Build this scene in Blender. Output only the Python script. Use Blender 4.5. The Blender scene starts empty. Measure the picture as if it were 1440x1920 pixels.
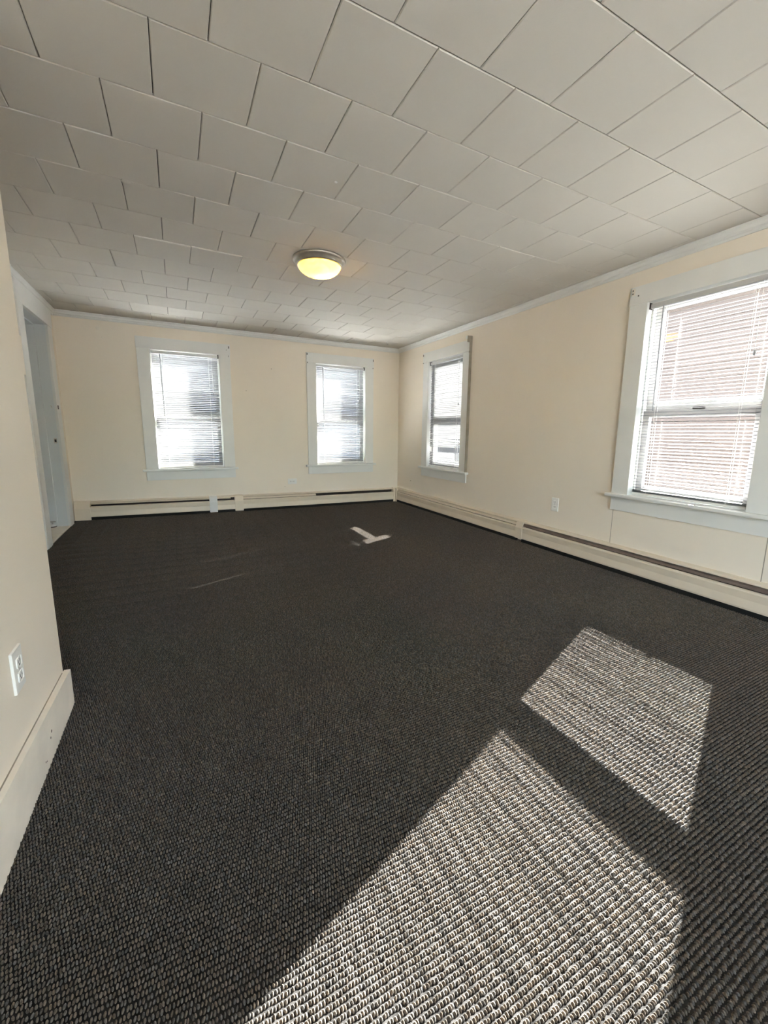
import bpy, bmesh, math, random
from mathutils import Vector, Matrix
random.seed(7)
R = math.radians
scene = bpy.context.scene
C = scene.collection

# ------------------------------------------------------------------ camera
W_PX, H_PX, F_PX = 1440.0, 1920.0, 762.8
cam_d = bpy.data.cameras.new('camera'); cam = bpy.data.objects.new('camera', cam_d); C.objects.link(cam)
cam_d.sensor_fit = 'VERTICAL'; cam_d.sensor_height = 36.0; cam_d.lens = F_PX / H_PX * 36.0
cam_d.shift_x = -7.3 / H_PX; cam_d.shift_y = -24.4 / H_PX
cam_d.clip_start = 0.02; cam_d.clip_end = 200
yaw, pitch, roll = R(27.3135), R(-9.3712), R(0.6051)
fw = Vector((math.sin(yaw)*math.cos(pitch), math.cos(yaw)*math.cos(pitch), math.sin(pitch)))
rt = Vector((math.cos(yaw), -math.sin(yaw), 0)); up = rt.cross(fw)
r2 = math.cos(roll)*rt + math.sin(roll)*up; u2 = -math.sin(roll)*rt + math.cos(roll)*up
M = Matrix((r2, u2, -fw)).transposed().to_4x4(); M.translation = Vector((-2.8216, -5.1691, 0.9877))
cam.matrix_world = M
scene.camera = cam

# ------------------------------------------------------------------ sky, sun, exposure
TAN_E = 0.570
SUN_DIR = Vector((0.9336, 0.3583, TAN_E)).normalized()      # towards the sun
world = bpy.data.worlds.new('world'); scene.world = world; world.use_nodes = True
wn = world.node_tree.nodes; wl = world.node_tree.links; wn.clear()
wo = wn.new('ShaderNodeOutputWorld'); wb = wn.new('ShaderNodeBackground'); ws = wn.new('ShaderNodeTexSky')
ws.sky_type = 'NISHITA'; ws.sun_disc = False; ws.sun_elevation = math.asin(SUN_DIR.z)
ws.sun_rotation = math.atan2(SUN_DIR.x, SUN_DIR.y); ws.air_density = 1.0; ws.dust_density = 1.5; ws.ozone_density = 1.0
wb.inputs['Strength'].default_value = 0.75
hs = wn.new('ShaderNodeHueSaturation'); hs.inputs['Saturation'].default_value = 0.7
wl.new(ws.outputs[0], hs.inputs['Color']); wl.new(hs.outputs[0], wb.inputs[0]); wl.new(wb.outputs[0], wo.inputs[0])
sun_d = bpy.data.lights.new('sun', 'SUN'); sun = bpy.data.objects.new('sun', sun_d); C.objects.link(sun)
sun_d.energy = 43.0; sun_d.angle = R(0.30); sun_d.color = (1.0, 0.99, 0.98)
sun.rotation_euler = SUN_DIR.to_track_quat('Z', 'Y').to_euler(); sun.location = SUN_DIR*20
scene.view_settings.view_transform = 'Standard'; scene.view_settings.look = 'None'
scene.view_settings.gamma = 1.0; scene.view_settings.use_curve_mapping = False
scene.view_settings.exposure = 2.58
scene.cycles.use_denoising = True
scene.cycles.max_bounces = 16; scene.cycles.diffuse_bounces = 8; scene.cycles.transparent_max_bounces = 32
scene.cycles.transmission_bounces = 12; scene.cycles.sample_clamp_indirect = 12.0

# ------------------------------------------------------------------ materials
def mat(name, col, rough=0.6, metal=0.0, noise=None, bump=None, spec=0.4):
    """noise = (scale, amount) value variation of the paint itself, bump = (scale, strength, distance)"""
    m = bpy.data.materials.new(name); m.use_nodes = True
    nt = m.node_tree; b = nt.nodes['Principled BSDF']
    b.inputs['Base Color'].default_value = (*col, 1); b.inputs['Roughness'].default_value = rough
    b.inputs['Metallic'].default_value = metal; b.inputs['Specular IOR Level'].default_value = spec
    tc = nt.nodes.new('ShaderNodeTexCoord')
    if noise:
        n = nt.nodes.new('ShaderNodeTexNoise'); n.inputs['Scale'].default_value = noise[0]; n.inputs['Detail'].default_value = 5
        r = nt.nodes.new('ShaderNodeValToRGB'); a = noise[1]
        r.color_ramp.elements[0].position = 0.3; r.color_ramp.elements[1].position = 0.7
        r.color_ramp.elements[0].color = (*[c*(1-a) for c in col], 1); r.color_ramp.elements[1].color = (*[min(1, c*(1+a)) for c in col], 1)
        nt.links.new(tc.outputs['Object'], n.inputs['Vector']); nt.links.new(n.outputs['Fac'], r.inputs['Fac'])
        nt.links.new(r.outputs['Color'], b.inputs['Base Color'])
    if bump:
        n2 = nt.nodes.new('ShaderNodeTexNoise'); n2.inputs['Scale'].default_value = bump[0]; n2.inputs['Detail'].default_value = 6
        bp = nt.nodes.new('ShaderNodeBump'); bp.inputs['Strength'].default_value = bump[1]; bp.inputs['Distance'].default_value = bump[2]
        nt.links.new(tc.outputs['Object'], n2.inputs['Vector']); nt.links.new(n2.outputs['Fac'], bp.inputs['Height'])
        nt.links.new(bp.outputs['Normal'], b.inputs['Normal'])
    return m

M_WALL = mat('cream_wall_paint', (0.81, 0.735, 0.625), 0.55, noise=(1.3, 0.025), bump=(60, 0.12, 0.002), spec=0.3)
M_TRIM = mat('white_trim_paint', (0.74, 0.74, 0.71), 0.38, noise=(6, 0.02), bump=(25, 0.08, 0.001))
M_BOARD = mat('worn_white_board', (0.78, 0.72, 0.62), 0.5, noise=(9, 0.07), bump=(18, 0.2, 0.002))
M_TILE = mat('ceiling_tile_paint', (0.63, 0.595, 0.535), 0.75, noise=(3, 0.015), bump=(220, 0.15, 0.0015), spec=0.2)
M_GAP = mat('dark_backing', (0.05, 0.045, 0.04), 0.9)
M_HEAT = mat('cream_heater_enamel', (0.74, 0.64, 0.50), 0.42, noise=(7, 0.03))
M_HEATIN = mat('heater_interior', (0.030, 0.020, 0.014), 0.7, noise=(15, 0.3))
M_TOE_SHADE = mat('black_toe_shade', (0.010, 0.009, 0.008), 0.9)
M_FIN = mat('heater_fin_metal', (0.10, 0.075, 0.055), 0.6, 0.4)
M_SHADE_JOINT = mat('taupe_shade_and_joint', (0.30, 0.265, 0.21), 0.7, noise=(14, 0.15))  # taupe paints shade on window edge and bracket; also colours joints
M_DAMP_SHADE = mat('shade_brown_damper', (0.17, 0.125, 0.10), 0.5, noise=(12, 0.25))  # brown paints in the shade on the near damper run
M_WHITEP = mat('white_plastic', (0.80, 0.79, 0.75), 0.35)
M_SLOT = mat('outlet_slot', (0.02, 0.02, 0.02), 0.6)
M_SCREW = mat('steel_screw', (0.45, 0.44, 0.42), 0.35, 0.9)
M_NICKEL = mat('brushed_nickel', (0.50, 0.45, 0.38), 0.38, 0.85, noise=(30, 0.1))
M_DARKMETAL = mat('dark_bronze_hardware', (0.06, 0.05, 0.045), 0.45, 0.6)
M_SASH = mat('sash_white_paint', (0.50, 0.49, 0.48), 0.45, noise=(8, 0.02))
M_JAMB = mat('door_jamb_paint', (0.66, 0.69, 0.69), 0.42, noise=(5, 0.02))
M_WAND = mat('clear_grey_wand', (0.25, 0.25, 0.26), 0.25)
M_CORD = mat('white_cord', (0.85, 0.84, 0.80), 0.8)
M_RAIL = mat('grey_headrail_metal', (0.58, 0.58, 0.57), 0.4, 0.2)
M_BASE = mat('carpet_backing', (0.014, 0.012, 0.010), 0.95)
M_GROUND = mat('outdoor_ground', (0.34, 0.33, 0.32), 0.9, noise=(0.8, 0.25))
M_BOUNCE = mat('pale_bounce_slab', (0.70, 0.71, 0.72), 0.85, noise=(1.5, 0.06))
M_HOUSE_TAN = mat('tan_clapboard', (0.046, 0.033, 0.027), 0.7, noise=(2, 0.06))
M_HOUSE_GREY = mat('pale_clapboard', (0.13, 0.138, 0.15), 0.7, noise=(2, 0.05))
M_ROOF = mat('asphalt_shingle', (0.10, 0.09, 0.09), 0.9, noise=(8, 0.3))
M_RUST = mat('rusty_spot', (0.30, 0.16, 0.09), 0.7)

def glass_mat():
    m = bpy.data.materials.new('window_glass'); m.use_nodes = True; nt = m.node_tree; nt.nodes.clear()
    o = nt.nodes.new('ShaderNodeOutputMaterial'); mx = nt.nodes.new('ShaderNodeMixShader')
    t = nt.nodes.new('ShaderNodeBsdfTransparent'); t.inputs[0].default_value = (0.95, 0.965, 0.96, 1)
    g = nt.nodes.new('ShaderNodeBsdfGlossy'); g.inputs['Roughness'].default_value = 0.02
    mx.inputs[0].default_value = 0.05
    nt.links.new(t.outputs[0], mx.inputs[1]); nt.links.new(g.outputs[0], mx.inputs[2]); nt.links.new(mx.outputs[0], o.inputs[0])
    return m
M_GLASS = glass_mat()

def dim_screen_mat(f):
    m = bpy.data.materials.new('dimming_screen_mesh'); m.use_nodes = True; nt = m.node_tree; nt.nodes.clear()
    o = nt.nodes.new('ShaderNodeOutputMaterial'); mx = nt.nodes.new('ShaderNodeMixShader')
    t = nt.nodes.new('ShaderNodeBsdfTransparent'); d = nt.nodes.new('ShaderNodeBsdfDiffuse'); d.inputs[0].default_value = (0.04, 0.04, 0.04, 1)
    mx.inputs[0].default_value = f      # share of light stopped at each face of the added dimming screen
    nt.links.new(t.outputs[0], mx.inputs[1]); nt.links.new(d.outputs[0], mx.inputs[2]); nt.links.new(mx.outputs[0], o.inputs[0])
    return m
M_DIM_SCREEN, M_DIM_SCREEN_DENSE = dim_screen_mat(.17), dim_screen_mat(.35)

def slat_mat():
    m = bpy.data.materials.new('translucent_vinyl_slat'); m.use_nodes = True; nt = m.node_tree; nt.nodes.clear()
    o = nt.nodes.new('ShaderNodeOutputMaterial'); mx = nt.nodes.new('ShaderNodeMixShader'); mx2 = nt.nodes.new('ShaderNodeMixShader')
    d = nt.nodes.new('ShaderNodeBsdfDiffuse'); d.inputs[0].default_value = (0.29, 0.29, 0.29, 1)
    t = nt.nodes.new('ShaderNodeBsdfTranslucent'); t.inputs[0].default_value = (0.88, 0.85, 0.80, 1)
    g = nt.nodes.new('ShaderNodeBsdfGlossy'); g.inputs['Roughness'].default_value = 0.35; g.inputs[0].default_value = (0.8, 0.8, 0.8, 1)
    mx.inputs[0].default_value = 0.016; mx2.inputs[0].default_value = 0.04
    nt.links.new(d.outputs[0], mx.inputs[1]); nt.links.new(t.outputs[0], mx.inputs[2])
    nt.links.new(mx.outputs[0], mx2.inputs[1]); nt.links.new(g.outputs[0], mx2.inputs[2]); nt.links.new(mx2.outputs[0], o.inputs[0])
    return m
M_SLAT = slat_mat()

def bowl_mat():
    m = bpy.data.materials.new('alabaster_glass'); m.use_nodes = True; nt = m.node_tree; nt.nodes.clear()
    o = nt.nodes.new('ShaderNodeOutputMaterial'); mx = nt.nodes.new('ShaderNodeMixShader'); mx2 = nt.nodes.new('ShaderNodeMixShader')
    d = nt.nodes.new('ShaderNodeBsdfDiffuse'); d.inputs[0].default_value = (0.75, 0.68, 0.48, 1)
    t = nt.nodes.new('ShaderNodeBsdfTranslucent')
    g = nt.nodes.new('ShaderNodeBsdfGlossy'); g.inputs['Roughness'].default_value = 0.15
    tc = nt.nodes.new('ShaderNodeTexCoord'); n = nt.nodes.new('ShaderNodeTexNoise'); n.inputs['Scale'].default_value = 9; n.inputs['Distortion'].default_value = 2.0
    r = nt.nodes.new('ShaderNodeValToRGB'); r.color_ramp.elements[0].color = (0.62, 0.45, 0.10, 1); r.color_ramp.elements[1].color = (0.72, 0.56, 0.16, 1)
    r.color_ramp.elements[0].position = 0.35; r.color_ramp.elements[1].position = 0.65
    nt.links.new(tc.outputs['Object'], n.inputs['Vector']); nt.links.new(n.outputs['Fac'], r.inputs['Fac']); nt.links.new(r.outputs['Color'], t.inputs[0])
    mx.inputs[0].default_value = 0.6; mx2.inputs[0].default_value = 0.05
    nt.links.new(d.outputs[0], mx.inputs[1]); nt.links.new(t.outputs[0], mx.inputs[2])
    nt.links.new(mx.outputs[0], mx2.inputs[1]); nt.links.new(g.outputs[0], mx2.inputs[2]); nt.links.new(mx2.outputs[0], o.inputs[0])
    return m
M_BOWL = bowl_mat()

def carpet_mat():
    m = bpy.data.materials.new('loop_carpet_yarn'); m.use_nodes = True; nt = m.node_tree; b = nt.nodes['Principled BSDF']
    b.inputs['Roughness'].default_value = 0.95; b.inputs['Specular IOR Level'].default_value = 0.1
    b.inputs['Sheen Weight'].default_value = 0.2; b.inputs['Sheen Roughness'].default_value = 0.30
    a = nt.nodes.new('ShaderNodeAttribute'); a.attribute_name = 'yarn'
    geo = nt.nodes.new('ShaderNodeNewGeometry')
    n = nt.nodes.new('ShaderNodeTexNoise'); n.inputs['Scale'].default_value = 1.1; n.inputs['Detail'].default_value = 4
    f = nt.nodes.new('ShaderNodeTexNoise'); f.inputs['Scale'].default_value = 260; f.inputs['Detail'].default_value = 3
    nt.links.new(geo.outputs['Position'], n.inputs['Vector']); nt.links.new(geo.outputs['Position'], f.inputs['Vector'])
    r = nt.nodes.new('ShaderNodeValToRGB'); r.color_ramp.elements[0].position = 0.35; r.color_ramp.elements[1].position = 0.65
    r.color_ramp.elements[0].color = (0.92, 0.92, 0.94, 1); r.color_ramp.elements[1].color = (1.08, 1.05, 1.0, 1)
    nt.links.new(n.outputs['Fac'], r.inputs['Fac'])
    m1 = nt.nodes.new('ShaderNodeMix'); m1.data_type = 'RGBA'; m1.blend_type = 'MULTIPLY'; m1.inputs['Factor'].default_value = 1
    nt.links.new(a.outputs['Color'], m1.inputs[6]); nt.links.new(r.outputs['Color'], m1.inputs[7])
    r2_ = nt.nodes.new('ShaderNodeMapRange'); r2_.inputs[1].default_value = 0.3; r2_.inputs[2].default_value = 0.7; r2_.inputs[3].default_value = 0.6; r2_.inputs[4].default_value = 1.4
    nt.links.new(f.outputs['Fac'], r2_.inputs[0])
    m2 = nt.nodes.new('ShaderNodeVectorMath'); m2.operation = 'SCALE'
    nt.links.new(m1.outputs[2], m2.inputs[0]); nt.links.new(r2_.outputs[0], m2.inputs['Scale'])
    nt.links.new(m2.outputs[0], b.inputs['Base Color'])
    return m
M_CARPET = carpet_mat()

# ------------------------------------------------------------------ helpers
def bx(bm, x0, x1, y0, y1, z0, z1):
    v = [bm.verts.new((x, y, z)) for z in (min(z0, z1), max(z0, z1)) for y in (min(y0, y1), max(y0, y1)) for x in (min(x0, x1), max(x0, x1))]
    for f in ((0, 2, 3, 1), (4, 5, 7, 6), (0, 1, 5, 4), (2, 6, 7, 3), (0, 4, 6, 2), (1, 3, 7, 5)):
        bm.faces.new([v[i] for i in f])

def box(x0, x1, y0, y1, z0, z1, bevel=0.0):
    bm = bmesh.new(); bx(bm, x0, x1, y0, y1, z0, z1)
    if bevel:
        bmesh.ops.bevel(bm, geom=list(bm.edges), offset=bevel, segments=2, profile=0.6, affect='EDGES')
    return bm

def lathe(profile, seg=48):
    bm = bmesh.new(); rings = []
    for r, z in profile:
        if r < 1e-6: rings.append([bm.verts.new((0, 0, z))])
        else: rings.append([bm.verts.new((r*math.cos(2*math.pi*i/seg), r*math.sin(2*math.pi*i/seg), z)) for i in range(seg)])
    for a, b in zip(rings, rings[1:]):
        for i in range(seg):
            j = (i+1) % seg
            if len(a) == 1: bm.faces.new((a[0], b[i], b[j]))
            elif len(b) == 1: bm.faces.new((a[i], b[0], a[j]))
            else: bm.faces.new((a[i], b[i], b[j], a[j]))
    bmesh.ops.recalc_face_normals(bm, faces=bm.faces)
    return bm

def tube(pts, rad, seg=8):
    """round bar along a polyline"""
    bm = bmesh.new(); rings = []
    pts = [Vector(p) for p in pts]
    for i, p in enumerate(pts):
        d = (pts[min(i+1, len(pts)-1)] - pts[max(i-1, 0)]).normalized()
        a = d.orthogonal().normalized(); b = d.cross(a)
        if i and a.dot(pa) < 0: a, b = -a, -b
        pa = a
        rings.append([bm.verts.new(p + rad*(math.cos(2*math.pi*k/seg)*a + math.sin(2*math.pi*k/seg)*b)) for k in range(seg)])
    for r0, r1 in zip(rings, rings[1:]):
        for k in range(seg):
            bm.faces.new((r0[k], r0[(k+1) % seg], r1[(k+1) % seg], r1[k]))
    bm.faces.new(rings[0][::-1]); bm.faces.new(rings[-1])
    bmesh.ops.recalc_face_normals(bm, faces=bm.faces)
    return bm

def sweep(profile, a0, a1, axis):
    """closed profile [(d, z)] pushed along u from a0 to a1; axis maps (d, u, z) -> xyz"""
    bm = bmesh.new()
    A = [bm.verts.new(axis(d, a0, z)) for d, z in profile]; B = [bm.verts.new(axis(d, a1, z)) for d, z in profile]
    n = len(profile)
    for i in range(n):
        j = (i+1) % n; bm.faces.new((A[i], A[j], B[j], B[i]))
    bm.faces.new(A[::-1]); bm.faces.new(B)
    bmesh.ops.recalc_face_normals(bm, faces=bm.faces)
    return bm

def to_mesh(name, bm, m, smooth=False):
    me = bpy.data.meshes.new(name); bm.to_mesh(me); bm.free()
    if m: me.materials.append(m)
    if smooth:
        for p in me.polygons: p.use_smooth = True
    return me

def obj(name, bm, m, parent=None, loc=(0, 0, 0), rot=(0, 0, 0), smooth=False):
    me = bm if isinstance(bm, bpy.types.Mesh) else to_mesh(name, bm, m, smooth)
    o = bpy.data.objects.new(name, me); C.objects.link(o)
    o.location = loc; o.rotation_euler = rot
    if parent: o.parent = parent
    return o

def tag(o, label=None, cat=None, group=None, kind=None):
    if label: o['label'] = label
    if cat: o['category'] = cat
    if group: o['group'] = group
    if kind: o['kind'] = kind
    return o

def empty(name, loc=(0, 0, 0), rz=0.0):
    o = bpy.data.objects.new(name, None); C.objects.link(o); o.location = loc; o.rotation_euler = (0, 0, rz)
    o.empty_display_size = 0.1
    return o

def wall_mesh(u0, u1, z0, z1, thick, holes, axis):
    """slab with rectangular holes; axis maps (u, w, z) -> xyz, w = 0 on the room side, thick on the far side"""
    us = sorted({u0, u1, *[h[0] for h in holes], *[h[1] for h in holes]}); zs = sorted({z0, z1, *[h[2] for h in holes], *[h[3] for h in holes]})
    bm = bmesh.new(); cache = {}
    def V(u, w, z):
        k = (round(u, 5), round(w, 5), round(z, 5))
        if k not in cache: cache[k] = bm.verts.new(axis(u, w, z))
        return cache[k]
    def hollow(i, j):
        if not (0 <= i < len(us)-1 and 0 <= j < len(zs)-1): return True
        um, zm = (us[i]+us[i+1])/2, (zs[j]+zs[j+1])/2
        return any(h[0] < um < h[1] and h[2] < zm < h[3] for h in holes)
    for i in range(len(us)-1):
        for j in range(len(zs)-1):
            if hollow(i, j): continue
            a, b, c, d = us[i], us[i+1], zs[j], zs[j+1]
            bm.faces.new((V(a, 0, c), V(b, 0, c), V(b, 0, d), V(a, 0, d)))
            bm.faces.new((V(a, thick, c), V(a, thick, d), V(b, thick, d), V(b, thick, c)))
            if hollow(i-1, j): bm.faces.new((V(a, 0, c), V(a, 0, d), V(a, thick, d), V(a, thick, c)))
            if hollow(i+1, j): bm.faces.new((V(b, 0, c), V(b, thick, c), V(b, thick, d), V(b, 0, d)))
            if hollow(i, j-1): bm.faces.new((V(a, 0, c), V(a, thick, c), V(b, thick, c), V(b, 0, c)))
            if hollow(i, j+1): bm.faces.new((V(a, 0, d), V(b, 0, d), V(b, thick, d), V(a, thick, d)))
    bmesh.ops.recalc_face_normals(bm, faces=bm.faces)
    return bm

# ------------------------------------------------------------------ room dimensions (metres)
CEIL = 2.115
XL = -3.81            # wall with the doorway
XN = -3.237           # near left wall face
YN = -3.453           # its free corner
YF = -7.6             # wall behind the photographer
TH = 0.15
WIN_W, WIN_H = 0.68, 1.278

def zf(x, y):
    """old floor, rising a little towards the far left corner"""
    sx = max(0.0, min(1.05, -x/3.8)); t = max(0.0, min(1.0, (y+3.0)/2.6)); t = t*t*(3-2*t)
    return 0.05*sx**1.5*t

back_ax = lambda u, w, z: (u, w, z)
right_ax = lambda u, w, z: (w, -u, z)          # u grows towards the camera (-y)

WINDOWS = [  # name, wall, centre along wall (world x or y), sill z
    ('window_1', 'back', -2.675, 0.553), ('window_2', 'back', -0.859, 0.557),
    ('window_3', 'right', -1.128, 0.557), ('window_4', 'right', -3.759, 0.566)]
hb = [(c-.36, c+.36, z-.02, z+WIN_H+.02) for n, w, c, z in WINDOWS if w == 'back']
hr = [(-c-.36, -c+.36, z-.02, z+WIN_H+.02) for n, w, c, z in WINDOWS if w == 'right']

wall_back = tag(obj('wall_back', wall_mesh(XL-.18, TH, -.25, 2.25, TH, hb, back_ax), M_WALL), kind='structure')
wall_right = tag(obj('wall_right', wall_mesh(-TH, 7.75, -.25, 2.25, TH, hr, right_ax), M_WALL), kind='structure')
DO0, DO1, DOH = -1.02, -0.32, 1.905                # door opening along y, head height
left_ax = lambda u, w, z: (XL-w, u, z)
wall_left = tag(obj('wall_left', wall_mesh(YN, 0.0, -.25, 2.25, 0.18, [(DO0-.02, DO1+.02, -.25, DOH+.02)], left_ax), M_WALL), kind='structure')
wall_partition = tag(obj('wall_partition', box(XL-.18, XN, YF, YN, -.25, 2.25), M_WALL), kind='structure')
wall_front = tag(obj('wall_front', wall_mesh(-.15, 3.99, -.25, 2.25, TH, [(0.70, 3.15, 0.4, 2.0)], lambda u, w, z: (-u, YF-w, z)), M_WALL), kind='structure')
# hallway past the doorway
tag(obj('wall_hallway', box(-5.05, -4.95, -1.6, 0.2, -.25, 2.25), M_WALL), kind='structure')
tag(obj('wall_hallway_end', box(-4.95, XL-.18, 0.1, 0.2, -.25, 2.25), M_WALL), kind='structure')
tag(obj('wall_hallway_side', box(-4.95, XL-.18, -1.6, -1.5, -.25, 2.25), M_WALL), kind='structure')
tag(obj('floor_hallway', box(-5.05, XL-.0, -1.6, 0.2, -.25, 0.035), M_BOARD), kind='structure')

# floor under the carpet
def floor_bm():
    bm = bmesh.new(); nx, ny = 24, 40
    X = [(-3.99 + 4.14*i/nx) for i in range(nx+1)]; Y = [-7.75 + 7.9*j/ny for j in range(ny+1)]
    top = [[bm.verts.new((x, y, zf(x, y)-.0047)) for y in Y] for x in X]
    for i in range(nx):
        for j in range(ny): bm.faces.new((top[i][j], top[i+1][j], top[i+1][j+1], top[i][j+1]))
    r = bmesh.ops.extrude_face_region(bm, geom=list(bm.faces))
    for v in [g for g in r['geom'] if isinstance(g, bmesh.types.BMVert)]: v.co.z = -.25
    bmesh.ops.recalc_face_normals(bm, faces=bm.faces)
    return bm
tag(obj('floor', floor_bm(), M_BASE), kind='structure')

# ------------------------------------------------------------------ ceiling with its tiles
ceiling = tag(obj('ceiling', box(-5.05, .15, -7.75, .2, CEIL+.011, 2.32), M_GAP), kind='structure')
TP, TQ, TX0, TY0 = 0.30426, 0.30613, -2.0504, -3.9776
def tile_bm(sx, sy):
    g, b = 0.0013, 0.0028
    bm = bmesh.new(); rings = []
    for ins, z in ((g, .0125), (g, b), (g+b, 0.0)):
        rings.append([bm.verts.new((x, y, z)) for x, y in ((-sx/2+ins, -sy/2+ins), (sx/2-ins, -sy/2+ins), (sx/2-ins, sy/2-ins), (-sx/2+ins, sy/2-ins))])
    for a, c in zip(rings, rings[1:]):
        for i in range(4): bm.faces.new((a[i], a[(i+1) % 4], c[(i+1) % 4], c[i]))
    bm.faces.new(rings[-1]); bm.faces.new(rings[0][::-1])
    bmesh.ops.recalc_face_normals(bm, faces=bm.faces)
    return bm
full_tile = to_mesh('ceiling_tile', tile_bm(TQ, TP), M_TILE)
for k in range(-9, 13):
    ya, yb = TY0+k*TP, TY0+(k+1)*TP
    xmin = XL if (ya+yb)/2 > YN+.1 else XN
    if k == 1: xmin = XL
    j = (0 if k % 2 == 0 else 1)
    js = [q for q in range(-14+j, 16, 2)]
    for q in js:
        xa, xb = TX0+q*TQ/2, TX0+(q+2)*TQ/2
        if xb <= xmin+.01 or xa >= -.01: continue
        ca, cb = max(xa, xmin-.0), min(xb, 0.0)
        me = full_tile if (ca == xa and cb == xb) else to_mesh('ceiling_tile', tile_bm(cb-ca, TP), M_TILE)
        tilt = 0.0010
        o = obj('ceiling_tile', me, None, ceiling, ((ca+cb)/2, (ya+yb)/2, CEIL + random.uniform(0, .0012)),
                (random.gauss(0, tilt), random.gauss(0, tilt), random.gauss(0, .0008)))
        # the sagging, badly patched tile left of the lamp
        if abs((ca+cb)/2+2.66) < .17 and abs((ya+yb)/2+2.0) < .16:
            o.rotation_euler = (0.010, 0.005, 0.004); o.location.z -= .003
obj('ceiling_panel', box(XN, 0, YF, TY0-9*TP, CEIL, CEIL+.0115), M_TILE, ceiling)
# plaster patches on the tiles are part of the ceiling
for px, py, rr in ((-2.62, -1.93, .03), (-2.95, -2.75, .02), (-2.31, -2.72, .02), (-0.95, -2.95, .03), (-0.42, -1.75, .03)):
    bm = lathe([(0, -.0018), (rr*.6, -.0014), (rr, .0)], 14)
    obj('plaster_patch', bm, M_TILE, ceiling, (px, py, CEIL-.0002), (0, 0, 0), True)
# a screw head with a paint blob in one tile
obj('screw', lathe([(0, -.003), (.006, -.003), (.008, -.001), (.008, 0)], 14), M_TRIM, ceiling, (-2.094, -3.209, CEIL), smooth=True)

# ------------------------------------------------------------------ crown trim, baseboards
CROWN = [(0, 0), (.032, 0), (.032, -.008), (.024, -.016), (.020, -.032), (.014, -.038), (.014, -.046), (.007, -.055), (0, -.055)]
crown = [(d, CEIL-.0005+z) for d, z in CROWN]
tag(obj('trim_1', sweep(crown, XL, 0.0, lambda d, u, z: (u, -d, z)), M_TRIM), kind='structure')
tag(obj('trim_2', sweep(crown, 0.0, YF, lambda d, u, z: (-d, u, z)), M_TRIM), kind='structure')
t3 = tag(obj('trim_3', sweep(crown, 0.0, -1.22, lambda d, u, z: (XL+d, u, z)), M_TRIM), kind='structure')
obj('moulding_run', sweep([(d*1.25, CEIL+(z-CEIL)*1.12) for d, z in crown], -1.225, YN, lambda d, u, z: (XL+d, u, z)), M_TRIM, t3)
tag(obj('trim_4', sweep(crown, YN, YF, lambda d, u, z: (XN+d, u, z)), M_TRIM), kind='structure')

def near_board():
    bm = bmesh.new(); V = bm.verts.new
    a = [(XN-.001, YN+.004, -.01), (XN+.021, YN+.004, -.01), (XN+.021, YN+.004, .131), (XN+.003, YN+.004, .132), (XN-.001, YN+.004, .127)]
    b = [(XN-.001, -4.1, -.01), (XN+.016, -4.1, -.01), (XN+.016, -4.1, .166), (XN+.003, -4.1, .168), (XN-.001, -4.1, .163)]
    c = [(x, YF, z) for x, y, z in b]
    R_ = [[V(p) for p in s] for s in (a, b, c)]
    for s, t in zip(R_, R_[1:]):
        for i in range(5): bm.faces.new((s[i], s[(i+1) % 5], t[(i+1) % 5], t[i]))
    bm.faces.new(R_[0]); bm.faces.new(R_[-1][::-1])
    bmesh.ops.recalc_face_normals(bm, faces=bm.faces)
    return bm
bl = tag(obj('baseboard_left', near_board(), M_BOARD), kind='structure')
gb = bmesh.new()
gv = [[gb.verts.new((x, y, z)) for x, z in ((XN-.0005, zz), (XN+.0034, zz), (XN+.0034, zz+.0012), (XN-.0005, zz+.0012))] for y, zz in ((YN-.02, .1328), (-4.1, .1676), (YF, .1676))]
for s0, s1 in zip(gv, gv[1:]):
    for i in range(4): gb.faces.new((s0[i], s0[(i+1) % 4], s1[(i+1) % 4], s1[i]))
gb.faces.new(gv[0]); gb.faces.new(gv[-1][::-1]); bmesh.ops.recalc_face_normals(gb, faces=gb.faces)
obj('caulk_gap', gb, M_SHADE_JOINT, bl)
for y, z, s in ((-3.72, .078, 1), (-3.735, .066, .8), (-3.80, .035, .6), (-3.475, .095, .7), (-3.48, .03, .9), (-3.79, .03, .5)):
    obj('scuff_mark', lathe([(0, .0006), (.0035*s, .0005), (.005*s, 0)], 8), M_FIN, bl, (XN+.0195, y, z), (0, R(90), 0))
tag(obj('baseboard_alcove', box(XL-.001, XL+.024, YN, -1.15, -.01, .185, .003), M_TRIM), kind='structure')

# ------------------------------------------------------------------ doorway
door = tag(empty('door_1', (XL, (DO0+DO1)/2, .04)), kind='structure')
def dpart(name, x0, x1, y0, y1, z0, z1, m=M_TRIM, bev=.002, par=door):
    c = Vector((XL, (DO0+DO1)/2, .04))
    return obj(name, box(x0-c.x, x1-c.x, y0-c.y, y1-c.y, z0-c.z, z1-c.z, bev), m, par)
dpart('casing', XL-.002, XL+.028, DO0-.135, DO0, .0, DOH)
dpart('casing', XL-.002, XL+.022, DO1, DO1+.14, .0, DOH)
dpart('head_casing', XL-.002, XL+.028, DO0-.135, DO1+.14, DOH, CEIL-.056)
dpart('filler_block', XL-.002, XL+.027, DO0-.235, DO0-.135, 1.375, 1.65, M_WALL)
dpart('jamb', XL-.2, XL+.004, DO0-.02, DO0, .0, DOH, M_JAMB)
fj = dpart('jamb', XL-.2, XL+.004, DO1, DO1+.02, .0, DOH, M_JAMB)
dpart('head_jamb', XL-.2, XL+.004, DO0-.02, DO1+.02, DOH, DOH+.02, M_JAMB)
dpart('stop', XL-.2, XL-.075, DO1-.012, DO1, .06, DOH, M_JAMB, .0025)
dpart('stop', XL-.2, XL-.075, DO0, DO0+.012, .06, DOH, M_JAMB, .0025)
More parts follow.
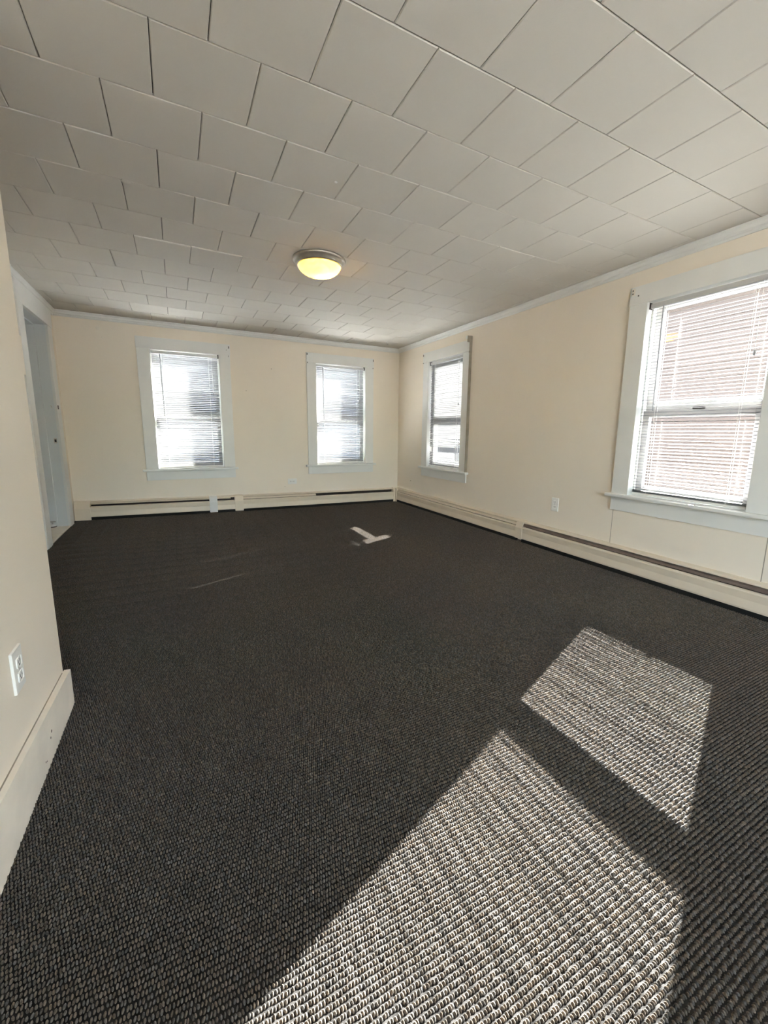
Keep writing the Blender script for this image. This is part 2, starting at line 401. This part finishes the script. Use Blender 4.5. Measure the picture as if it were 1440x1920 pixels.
dpart('head_stop', XL-.2, XL-.075, DO0+.012, DO1-.012, DOH-.012, DOH, M_JAMB, .0025)
th = dpart('threshold', XL-.2, XL+.018, DO0, DO1, .02, .056, M_BOARD, .004)
sp = dpart('strike_plate', XL-.030, XL-.008, DO1-.003, DO1+.001, .85, .895, M_NICKEL, .0008)
dpart('strike_hole', XL-.026, XL-.012, DO1-.0035, DO1-.0025, .86, .885, M_SLOT, 0, door)
# door chain: a track plate and a dangling bead of links
dpart('chain_plate', XL+.0215, XL+.0255, DO1+.02, DO1+.05, 1.165, 1.20, M_DARKMETAL, .001)
cc = Vector((XL, (DO0+DO1)/2, .04)); pts = []
for i in range(13):
    t = i/12; pts.append(Vector((XL+.026-.05*t, DO1+.03-.035*t, 1.185+.03*(4*(t-.5)**2-1)*1.0 + .012*t)) - cc)
obj('chain', tube(pts, .0022, 6), M_NICKEL, door, smooth=True)
stop = tag(empty('floor_door_stop', (XL-.115, DO1-.035, .056)), 'small rounded white metal door stop on the doorway threshold', 'door stop')
obj('dome', lathe([(.030, 0), (.032, .006), (.029, .018), (.018, .028), (0, .031)], 24), M_TRIM, stop, smooth=True)
obj('rubber_band', lathe([(.033, .004), (.0345, .006), (.0345, .011), (.032, .013)], 24), M_FIN, stop, smooth=True)
obj('upper_plate', box(-.028, .028, .012, .028, .045, .058, .003), M_SCREW, stop)
obj('post', box(-.006, .006, .016, .026, 0.0, .05, .001), M_SCREW, stop)

# ------------------------------------------------------------------ windows
def build_window(name, wall, c, z0):
    root = empty(name, (c, 0, z0) if wall == 'back' else (0, c, z0), 0.0 if wall == 'back' else R(-90))
    tag(root, kind='structure')
    w2, h = WIN_W/2, WIN_H
    P = lambda n, a, b, cc_, d, e, f, m=M_TRIM, bev=.002, par=root: obj(n, box(a, b, cc_, d, e, f, bev), m, par)
    P('casing', -w2-.12, -w2, -.018, .002, 0, h); P('casing', w2, w2+.12, -.018, .002, 0, h)
    P('head_casing', -w2-.124, w2+.124, -.021, .002, h, h+.116)
    P('stool', -w2-.152, w2+.152, -.05, .04, -.024, 0, M_TRIM, .006)
    P('apron', -w2-.12, w2+.12, -.015, .002, -.122, -.024)
    P('jamb', -w2-.02, -w2, 0, TH+.004, -.02, h+.02); P('jamb', w2, w2+.02, 0, TH+.004, -.02, h+.02)
    P('head_jamb', -w2, w2, 0, TH+.004, h, h+.02); P('sill', -w2, w2, .04, TH+.05, -.02, .004, M_TRIM, .003)
    P('stop', -w2, -w2+.012, .038, .050, 0, h); P('stop', w2-.012, w2, .038, .050, 0, h); P('head_stop', -w2+.012, w2-.012, .038, .050, h-.012, h)
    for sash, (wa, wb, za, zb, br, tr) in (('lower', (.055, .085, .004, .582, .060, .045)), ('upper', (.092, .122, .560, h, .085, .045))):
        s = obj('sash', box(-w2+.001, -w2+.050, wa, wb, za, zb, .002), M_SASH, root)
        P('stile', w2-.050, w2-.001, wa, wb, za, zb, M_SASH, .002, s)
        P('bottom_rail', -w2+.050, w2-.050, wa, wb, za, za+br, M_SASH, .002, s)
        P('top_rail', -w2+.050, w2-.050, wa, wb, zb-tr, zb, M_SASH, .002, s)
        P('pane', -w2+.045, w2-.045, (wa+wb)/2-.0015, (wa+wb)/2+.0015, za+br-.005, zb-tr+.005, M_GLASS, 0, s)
        if sash == 'lower':
            P('sash_lock', -.03, .03, .050, .078, zb, zb+.014, M_DARKMETAL, .004, s)
    if name in ('window_1', 'window_2', 'window_3'):  # unseen screens added to cut the sun on these blinds
        s = obj('dimming_screen', box(-w2+.008, w2-.008, .1375, .1385, .006, h-.006), M_DIM_SCREEN_DENSE if name == 'window_3' else M_DIM_SCREEN, root)
        for a in ((-w2+.001, -w2+.014, .004, h), (w2-.014, w2-.001, .004, h), (-w2+.014, w2-.014, .004, .018), (-w2+.014, w2-.014, h-.014, h)):
            obj('dimming_screen_frame', box(a[0], a[1], .133, .143, a[2], a[3]), M_RAIL, s)
    return root
WROOT = {n: build_window(n, w, c, z) for n, w, c, z in WINDOWS}
# leftover curtain-rod brackets and holes in the head casings
def wbit(win, u, z, du, dz, dw=.006, m=M_DARKMETAL, name='curtain_bracket'):
    obj(name, box(u-du, u+du, -.021-dw, -.0205, z-dz, z+dz, min(du, dz, dw)*.3), m, WROOT[win])
H_ = WIN_H
for a in (('window_1', .450, H_+.085, .004, .012), ('window_1', .425, H_+.055, .003, .003, .001), ('window_1', .445, H_-.012, .002, .008),
          ('window_2', .453, H_+.090, .003, .014), ('window_2', .448, H_-.010, .003, .006), ('window_2', -.452, H_+.095, .004, .010), ('window_2', -.450, H_-.005, .003, .008),
          ('window_3', -.452, H_+.088, .003, .012), ('window_3', -.452, H_-.002, .003, .005), ('window_3', .452, H_-.008, .003, .008),
          ('window_4', -.440, H_+.085, .012, .022, .002, M_BOARD), ('window_4', -.443, H_+.095, .004, .004, .003), ('window_4', -.443, H_+.075, .004, .004, .003),
          ('window_4', -.405, H_+.055, .004, .004, .001)):
    wbit(*a)
# bent flat bracket standing proud at the corner of the third window, and the casing edge strip; taupe paints in their shade
br = WROOT['window_3']
obj('curtain_bracket', box(.458, .4645, -.060, .0, H_+.085, H_+.150, .002), M_SHADE_JOINT, br)
obj('curtain_bracket', box(.430, .462, -.062, -.056, H_+.118, H_+.150, .002), M_TRIM, br)
obj('edge_strip', box(.4605, .4685, -.032, .0, -.02, H_+.150, .001), M_SHADE_JOINT, br)
obj('rust_spot', lathe([(0, .0006), (.012, .0005), (.018, 0)], 10), M_RUST, WROOT['window_4'], (.085, -.047, .0002))
# panel seam in the wall under the fourth window
obj('seam_gap', box(-.004, .0, -3.3135, -3.318, .19, .444), M_SHADE_JOINT, wall_right).location = (.0036, 0, 0)
obj('seam_gap', box(-.004, .0, -4.206, -4.2105, .19, .444), M_SHADE_JOINT, wall_right).location = (.0036, 0, 0)
obj('patch_panel', box(-.0015, .001, -3.318, -4.206, .19, .444), M_WALL, wall_right)
# unseen window added behind the camera as fill light for the room
w6 = tag(empty('window_added_fill', (-1.925, YF, .4), R(180)), kind='structure')
for u0, u1, za, zb in ((-1.225, -1.165, 0, 1.6), (1.165, 1.225, 0, 1.6), (-1.165, 1.165, 0, .06), (-1.165, 1.165, 1.54, 1.6), (-.42, -.36, .06, 1.54), (.36, .42, .06, 1.54)):
    obj('frame', box(u0, u1, .04, .11, za, zb, .003), M_TRIM, w6)
for u0, u1 in ((-1.165, -.42), (-.36, .36), (.42, 1.165)):
    obj('pane', box(u0, u1, .072, .076, .06, 1.54), M_GLASS, w6)

# ------------------------------------------------------------------ venetian blinds
PITCH, SLW = 0.0205, 0.0254
def slat_bm(u0, u1):
    bm = bmesh.new(); n = 6; rows = []
    for i in range(n+1):
        t = i/n*2-1
        us_ = [u0] + [c+s for c in (-.23, .23) for s in (-.003, .003) if c < u1] + [u1]      # small cord holes at the ladders
        rows.append([bm.verts.new((u, t*SLW/2, .0022*(1-t*t))) for u in us_])
    for i, (a, b) in enumerate(zip(rows, rows[1:])):
        for k in range(len(a)-1):
            if k % 2 == 1 and i in (2, 3): continue
            bm.faces.new((a[k], a[k+1], b[k+1], b[k]))
    return bm
slat_full = to_mesh('slat', slat_bm(-.326, .326), M_SLAT, True)
slat_cut = to_mesh('slat', slat_bm(-.326, .195), M_SLAT, True)
def build_blind(win, tilt, label, jitter=1.0, wand_u=-.245, tassel=.43, stack=0, missing=(), cut=(), droop=None, z_bot=.010):
    root = empty('venetian_blind', WROOT[win].location.copy(), WROOT[win].rotation_euler.z)
    tag(root, label, 'blind', 'white mini blinds on the four windows')
    wc, h = .021, WIN_H
    hr_ = obj('headrail', box(-.331, .331, wc-.0135, wc+.0135, h-.040, h-.012, .002), M_RAIL, root)
    for s in (-1, 1):
        obj('mounting_bracket', box(s*.3385-.010, s*.3385+.0005 if s < 0 else s*.3385+.001, wc-.016, wc+.016, h-.043, h-.002, .001), M_DARKMETAL, hr_)
    zb = z_bot
    obj('bottom_rail', box(-.328, .328, wc-.012, wc+.012, zb, zb+.012, .003), M_SLAT if False else M_WHITEP, root)
    zs = zb+.016
    for i in range(stack):
        obj('slat', slat_full, None, root, (random.uniform(-.002, .002), wc, zs+.0042*i), (R(3), 0, random.gauss(0, .004)))
    zs += .0042*stack + PITCH*.6
    n = int((h-.050-zs)/PITCH)
    for i in range(n+1):
        z = zs+PITCH*i
        if any(a < z < b for a, b in missing): continue
        me = slat_cut if any(a < z < b for a, b in cut) else slat_full
        ry = random.gauss(0, .0006)*jitter
        if droop and abs(z-droop) < .011: ry = R(2.2); z -= .004
        obj('slat', me, None, root, (random.gauss(0, .0008)*jitter, wc+random.gauss(0, .0004), z+random.gauss(0, .0005)*jitter),
            (R(tilt if not isinstance(tilt, tuple) else tilt[0]+(tilt[1]-tilt[0])*z/h)+random.gauss(0, R(2.2))*jitter, ry, random.gauss(0, .0008)))
    for u in (-.23, .23):
        for w in (wc-.0135, wc+.0135):
            obj('ladder_cord', box(u-.0009, u+.0009, w-.0006, w+.0006, zb+.012, h-.040), M_CORD, root)
    obj('wand', tube([(wand_u, wc-.022, h-.045), (wand_u+.002, wc-.026, h-.075), (wand_u+.008, wc-.026, h-.70)], .0036, 6), M_WAND, root)
    cu = .262
    lc = obj('lift_cord', tube([(cu, wc-.019, h-.040), (cu+.003, wc-.021, h-tassel)], .0011, 6), M_CORD, root)
    obj('tassel', lathe([(.0015, .012), (.006, .006), (.0065, -.012), (.005, -.018), (0, -.018)], 10), M_WAND, lc, (cu+.003, wc-.021, h-tassel-.008), smooth=True)
    return root
build_blind('window_1', -38, 'white mini blind on the back-wall window nearest the doorway, left half sunlit', wand_u=-.250)
build_blind('window_2', -38, 'white mini blind on the back-wall window nearest the room corner', wand_u=-.250)
build_blind('window_3', -42, 'damaged white mini blind with missing and snapped slats near the bottom', 1.3, missing=((.185, .245),), cut=((.118, .322),), droop=.335, tassel=.52)
build_blind('window_4', (2, 13), 'white mini blind with open slats letting sun onto the carpet, largest in view', 1.2, stack=4, tassel=.40)

# ------------------------------------------------------------------ baseboard heaters
def seg_bm(profile_open, thick, u0, u1, axis):
    """thin bent sheet following an open (d, z) line"""
    n = len(profile_open); nor = []
    for i in range(n):
        a = Vector(profile_open[max(i-1, 0)]); b = Vector(profile_open[min(i+1, n-1)]); d = (b-a).normalized(); nor.append(Vector((-d.y, d.x)))
    closed = [tuple(p) for p in profile_open] + [(profile_open[i][0]-nor[i].x*thick, profile_open[i][1]-nor[i].y*thick) for i in reversed(range(n))]
    return sweep(closed, u0, u1, axis)

BACKP = [(.001, .192), (.003, .02)]
HOOD = [(.001, .192), (.040, .186), (.047, .181), (.047, .174)]
FRONT = [(.046, .141), (.060, .137), (.064, .128), (.059, .086), (.066, .040), (.064, .030), (.052, .029)]
DAMP_C = [(.032, .169), (.044, .160), (.053, .147)]        # closed flap
DAMP_H = [(.030, .171), (.041, .166), (.046, .161)]        # flap folded up, slot open below it
def heater_parts(root, axis, panels, dampers, caps, plates, hood_runs, fins):
    for a, b in hood_runs: obj('hood', seg_bm(HOOD, .0014, a, b, axis), M_HEAT, root)
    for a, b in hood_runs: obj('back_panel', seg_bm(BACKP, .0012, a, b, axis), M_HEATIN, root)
    for a, b in panels: obj('front_panel', seg_bm(FRONT, .0014, a, b, axis), M_HEAT, root)
    for a, b, m, pr in dampers: obj('damper', seg_bm(pr, .0012, a, b, axis), m, root)
    for a, b in hood_runs: obj('toe_gap_shade', sweep([(.040, -.005), (.058, -.005), (.056, .034), (.040, .034)], a, b, axis), M_TOE_SHADE, root)  # black strip paints in the dark of the open gap below the panels
    for a, b in fins: obj('fin_element', sweep([(.012, .055), (.050, .055), (.050, .120), (.012, .120)], a, b, axis), M_FIN, root)
    for a, b in caps:
        prof = [(.0, .0), (.070, .0), (.072, .120), (.066, .146), (.052, .188), (.045, .195), (0, .197)]
        obj('end_cap', sweep(prof, a, b, axis), M_HEAT, root)
    for a, b, m in plates:
        zb_ = .012 if axis is bax else .028
        prof = [(.0, .196), (.046, .190), (.052, .182), (.064, .142), (.069, .128), (.069, zb_), (.062, zb_), (.060, .12), (.045, .176), (.0, .19)]
        obj('splice_plate', sweep(prof, a, b, axis), m, root)

# along the back wall (follows the slightly rising floor)
hb_root = tag(empty('baseboard_heater', (-1.9, 0, 0.0)), 'cream baseboard heater along the back wall below two windows', 'heater', 'baseboard heaters')
bax = lambda d, u, z: (u+1.9, -d, z+zf(u, -.05))
# straight runs must bend with the floor: cut the runs into pieces no longer than this
BR1, BR2, BR3 = (-3.665, -2.52), (-2.44, -2.245), (-2.15, -.095)
heater_parts(hb_root, bax,
    panels=[BR1, BR2, (-2.15, -1.24), (-1.24, -.095)], dampers=[(-3.665, -2.52, M_HEAT, DAMP_H), (-2.44, -2.29, M_HEAT, DAMP_H), (-2.15, -1.24, M_HEAT, DAMP_C)],
    caps=[(-3.80, -3.665), (-.095, -.066)], plates=[(-2.525, -2.44, M_TRIM), (-2.245, -2.15, M_HEAT)],
    hood_runs=[BR1, BR2, (-2.15, -1.24), (-1.24, -.095)], fins=[BR1, BR2, (-2.15, -1.24), (-1.24, -.095)])
# along the right wall
hr_root = tag(empty('baseboard_heater', (0, -3.3, 0.0)), 'long cream baseboard heater along the right wall under the sunny window', 'heater', 'baseboard heaters')
rax = lambda d, u, z: (-d, u+3.3, z)
heater_parts(hr_root, rax,
    panels=[(-.095, -2.44), (-2.50, YF+.01)], dampers=[(-.095, -2.44, M_HEAT, DAMP_C), (-2.50, YF+.01, M_DAMP_SHADE, DAMP_C)],
    caps=[(-.066, -.095)], plates=[(-2.43, -2.51, M_HEAT)],
    hood_runs=[(-.066, -2.44), (-2.50, YF+.01)], fins=[(-.095, YF+.01)])
obj('corner_cap', sweep([(.0, .024), (.072, .024), (.072, .130), (.052, .190), (0, .199)], -.001, -.072, rax), M_HEAT, hr_root)

# ------------------------------------------------------------------ electrical outlets
def outlet(loc, rz, horizontal, label):
    """plate lies in local xz, facing local -y"""
    root = empty('electrical_outlet', loc, rz); tag(root, label, 'outlet', 'duplex wall outlets')
    def rec(u, v, du, dv): return (v-dv, v+dv, u-du, u+du) if horizontal else (u-du, u+du, v-dv, v+dv)
    a = rec(0, 0, .035, .057); obj('cover_plate', box(a[0], a[1], -.0065, 0.001, a[2], a[3], .0028), M_WHITEP, root)
    for s in (-1, 1):
        a = rec(0, s*.0195, .0165, .0135)
        r_ = obj('receptacle', box(a[0], a[1], -.0085, -.005, a[2], a[3], .004), M_WHITEP, root)
        for uu, hh in ((-.0065, .0042), (.0065, .0036)):
            a = rec(uu, s*.0195+.003, .0012, hh); obj('slot', box(a[0], a[1], -.0088, -.0083, a[2], a[3]), M_SLOT, r_)
        a = rec(0, s*.0195-.007, .0024, .0024); obj('ground_hole', box(a[0], a[1], -.0088, -.0083, a[2], a[3], .0002), M_SLOT, r_)
    obj('screw', lathe([(.0032, 0), (.003, .0012), (0, .0016)], 12), M_SCREW, root, (0, -.0064, 0), (R(90), 0, 0), True)
    return root
outlet((-1.535, 0, .350), 0, True, 'white duplex outlet mounted sideways on the back wall between the windows')
outlet((0, -2.80, .395), R(-90), False, 'white duplex outlet on the right wall beside the sunny window')
outlet((XN, -3.848, .360), R(90), False, 'white duplex outlet on the near left wall above the bare baseboard')

# ------------------------------------------------------------------ ceiling lamp
lamp = tag(empty('ceiling_lamp', (-1.893, -2.335, CEIL)), 'lit flush ceiling lamp with yellow alabaster glass bowl and nickel rim', 'lamp')
obj('canopy', lathe([(0, 0), (.172, 0), (.177, -.004), (.177, -.010), (.168, -.018), (.160, -.022), (.156, -.034), (.147, -.042), (.140, -.042), (.138, -.03), (0, -.012)], 64), M_NICKEL, lamp, smooth=True)
prof = [(.141*math.sin(t), -.036-.068*math.cos(t)) for t in [R(90*i/14) for i in range(15)]]
bowl = obj('glass_bowl', lathe(prof, 64), M_BOWL, lamp, smooth=True)
bl_d = bpy.data.lights.new('bulb_light', 'POINT'); bl_d.energy = 2.2; bl_d.color = (1.0, 0.73, 0.32); bl_d.shadow_soft_size = .022
bo = bpy.data.objects.new('bulb_light', bl_d); C.objects.link(bo); bo.parent = lamp; bo.location = (.050, .02, -.056)

# ------------------------------------------------------------------ small leftovers on ceiling and walls
hook = tag(empty('ceiling_hook', (-.365, -.333, CEIL)), 'small white hook screwed into the ceiling near the far corner', 'hook')
obj('base_plate', lathe([(0, -.003), (.010, -.003), (.012, 0)], 16), M_TRIM, hook, smooth=True)
obj('hook_wire', tube([(0, 0, 0), (0, 0, -.022), (.006, 0, -.032), (.014, 0, -.034), (.020, 0, -.028), (.021, 0, -.02)], .0022, 8), M_SCREW, hook, smooth=True)
for wx, wz, rr in ((-3.45, 1.985, .02), (-3.42, 1.90, .008)):
    obj('patched_spot', lathe([(0, .0012), (rr*.7, .001), (rr, 0)], 14), M_BOARD, wall_back, (wx, -.0002, wz), (R(90), 0, 0), True)
for wx, wz in ((-1.75, 1.72), (-2.05, 1.45), (-1.63, .285)):
    obj('nail_hole', lathe([(0, .0006), (.003, .0005), (.004, 0)], 8), M_FIN, wall_back, (wx, -.0001, wz), (R(90), 0, 0))
for wy, wz in ((-.38, .33), (-.40, .42)):
    obj('nail_hole', box(-.0008, 0, wy-.012, wy+.012, wz-.003, wz+.003), M_FIN if wz < .4 else M_TRIM, wall_right)

# ------------------------------------------------------------------ carpet: real loops, copied over the floor
LX, LY, NX, NY = 0.00625, 0.0105, 24, 14
def loop_patch(seed):
    rnd = random.Random(seed); verts = []; faces = []; cols = []
    seg, rings = 8, 3
    for j in range(NY):
        for i in range(NX):
            cx = (i+.5+(.5 if j % 2 else 0))*LX + rnd.gauss(0, .0005); cy = (j+.5)*LY + rnd.gauss(0, .0005)
            a, b, h = .00225*rnd.uniform(.85, 1.14), .0041*rnd.uniform(.85, 1.14), .0050*rnd.uniform(.75, 1.12)
            rot = rnd.gauss(R(4), R(11)); cr, sr = math.cos(rot), math.sin(rot); lean = rnd.gauss(.0008, .0006)
            v = rnd.random(); g = (.070 if v < .25 else .087 if v < .75 else .108) * rnd.uniform(.9, 1.1)
            tint = rnd.choice(((1.17, .96, .74), (1.13, .97, .79), (1.19, .95, .73), (1.06, .97, .86)))
            base = len(verts)
            for k in range(rings+1):
                ph = k/rings*math.pi/2
                if k == rings: verts.append((cx+lean, cy, h)); cols.append((g*tint[0], g*tint[1], g*tint[2], 1)); continue
                for s in range(seg):
                    th_ = 2*math.pi*s/seg; f = math.cos(ph)**.75
                    x, y = a*f*math.cos(th_), b*f*math.sin(th_)
                    verts.append((cx + x*cr - y*sr + lean*k/rings, cy + x*sr + y*cr, h*math.sin(ph)-.001)); cols.append((g*tint[0], g*tint[1], g*tint[2], 1))
            for k in range(rings-1):
                for s in range(seg):
                    p, q = base+k*seg+s, base+k*seg+(s+1) % seg; faces.append((p, q, q+seg, p+seg))
            top = base+rings*seg; k0 = base+(rings-1)*seg
            for s in range(seg): faces.append((k0+s, k0+(s+1) % seg, top))
    me = bpy.data.meshes.new('pile_patch'); me.from_pydata([(x-NX*LX/2, y-NY*LY/2, z) for x, y, z in verts], [], faces)
    at = me.color_attributes.new('yarn', 'FLOAT_COLOR', 'POINT')
    at.data.foreach_set('color', [c for col in cols for c in col])
    me.materials.append(M_CARPET)
    for p in me.polygons: p.use_smooth = True
    return me
pile = bpy.data.collections.new('pile_patches')
for s in range(6): pile.objects.link(bpy.data.objects.new('pile_patch', loop_patch(s)))
pts = []
for i in range(26):
    x = -3.79 + (i+.5)*NX*LX
    for j in range(52):
        y = -.03 - (j+.5)*NY*LY
        if y < YN and x < XN-.08: continue
        pts.append((x, y, zf(x, y)-.004))
cm = bpy.data.meshes.new('carpet'); cm.from_pydata(pts, [], [])
cm.materials.append(M_CARPET)
carpet = bpy.data.objects.new('carpet', cm); C.objects.link(carpet)
tag(carpet, 'dark grey-brown ribbed loop pile carpet covering the whole floor', 'carpet', kind='stuff')
ng = bpy.data.node_groups.new('carpet_pile', 'GeometryNodeTree')
ng.interface.new_socket('Geometry', in_out='INPUT', socket_type='NodeSocketGeometry'); ng.interface.new_socket('Geometry', in_out='OUTPUT', socket_type='NodeSocketGeometry')
gi = ng.nodes.new('NodeGroupInput'); go = ng.nodes.new('NodeGroupOutput')
ip = ng.nodes.new('GeometryNodeInstanceOnPoints'); ci = ng.nodes.new('GeometryNodeCollectionInfo'); rv = ng.nodes.new('FunctionNodeRandomValue'); rv.data_type = 'INT'
ci.inputs['Collection'].default_value = pile; ci.inputs['Separate Children'].default_value = True; ci.inputs['Reset Children'].default_value = True
ip.inputs['Pick Instance'].default_value = True
for s_ in rv.inputs:
    if s_.type == 'INT' and s_.name == 'Max': s_.default_value = 5
    if s_.type == 'INT' and s_.name == 'Min': s_.default_value = 0
out_int = [o_ for o_ in rv.outputs if o_.type == 'INT'][0]
ng.links.new(gi.outputs[0], ip.inputs['Points']); ng.links.new(ci.outputs[0], ip.inputs['Instance']); ng.links.new(out_int, ip.inputs['Instance Index'])
ng.links.new(ip.outputs[0], go.inputs[0])
md = carpet.modifiers.new('pile', 'NODES'); md.node_group = ng

# ------------------------------------------------------------------ outdoors, seen between the slats
tag(obj('ground', box(-30, 40, -30, 40, -.9, -.55), M_GROUND), kind='structure')
tag(obj('bounce_slab', box(-9, 6, .16, 4.15, -.56, -.53), M_BOUNCE), kind='structure')  # pale slab added to bounce sunlight up to the back ceiling
def house(name, label, x0, x1, y0, y1, top, m, ridge):
    r_ = empty(name, ((x0+x1)/2, (y0+y1)/2, -.55)); tag(r_, label, 'house')
    cx, cy = (x0+x1)/2, (y0+y1)/2; hx, hy = (x1-x0)/2, (y1-y0)/2
    bm = bmesh.new(); bx(bm, -hx, hx, -hy, hy, 0, top+.55)
    obj('wall', bm, m, r_)
    n = int((top+.55)/.11)
    bm = bmesh.new()
    for i in range(n):      # clapboard courses wrap the walls, too fine to tell apart from the room
        z = i*.11
        bx(bm, -hx-.012, hx+.012, -hy-.012, hy+.012, z, z+.10)
    cb = obj('clapboards', bm, m, r_); cb['kind'] = 'stuff'
    bm = bmesh.new(); o_ = .12
    v = [bm.verts.new(p) for p in ((-hx-o_, -hy-o_, top+.55), (hx+o_, -hy-o_, top+.55), (hx+o_, hy+o_, top+.55), (-hx-o_, hy+o_, top+.55), (hx*.2, -hy-o_, top+.55+ridge), (hx*.2, hy+o_, top+.55+ridge))]
    for f in ((0, 1, 2, 3), (0, 4, 1), (3, 2, 5), (0, 3, 5, 4), (1, 4, 5, 2)): bm.faces.new([v[k] for k in f])
    bmesh.ops.recalc_face_normals(bm, faces=bm.faces)
    obj('roof', bm, M_ROOF, r_)
house('neighbour_house', 'low tan house outside the sunny right-hand window', 4.6, 8.5, -9, 1.4, 3.05, M_HOUSE_TAN, .15)
house('neighbour_house', 'taller brown house added farther off, seen through the damaged blind', 9.5, 13.5, 5.0, 18.0, 4.6, M_HOUSE_TAN, .3)  # invented house, placed to suit the light levels
house('neighbour_house', 'pale grey clapboard house added outside the back windows', -9, 2.2, 4.2, 9.0, 3.2, M_HOUSE_GREY, .9)  # invented too, for light levels behind the back blinds
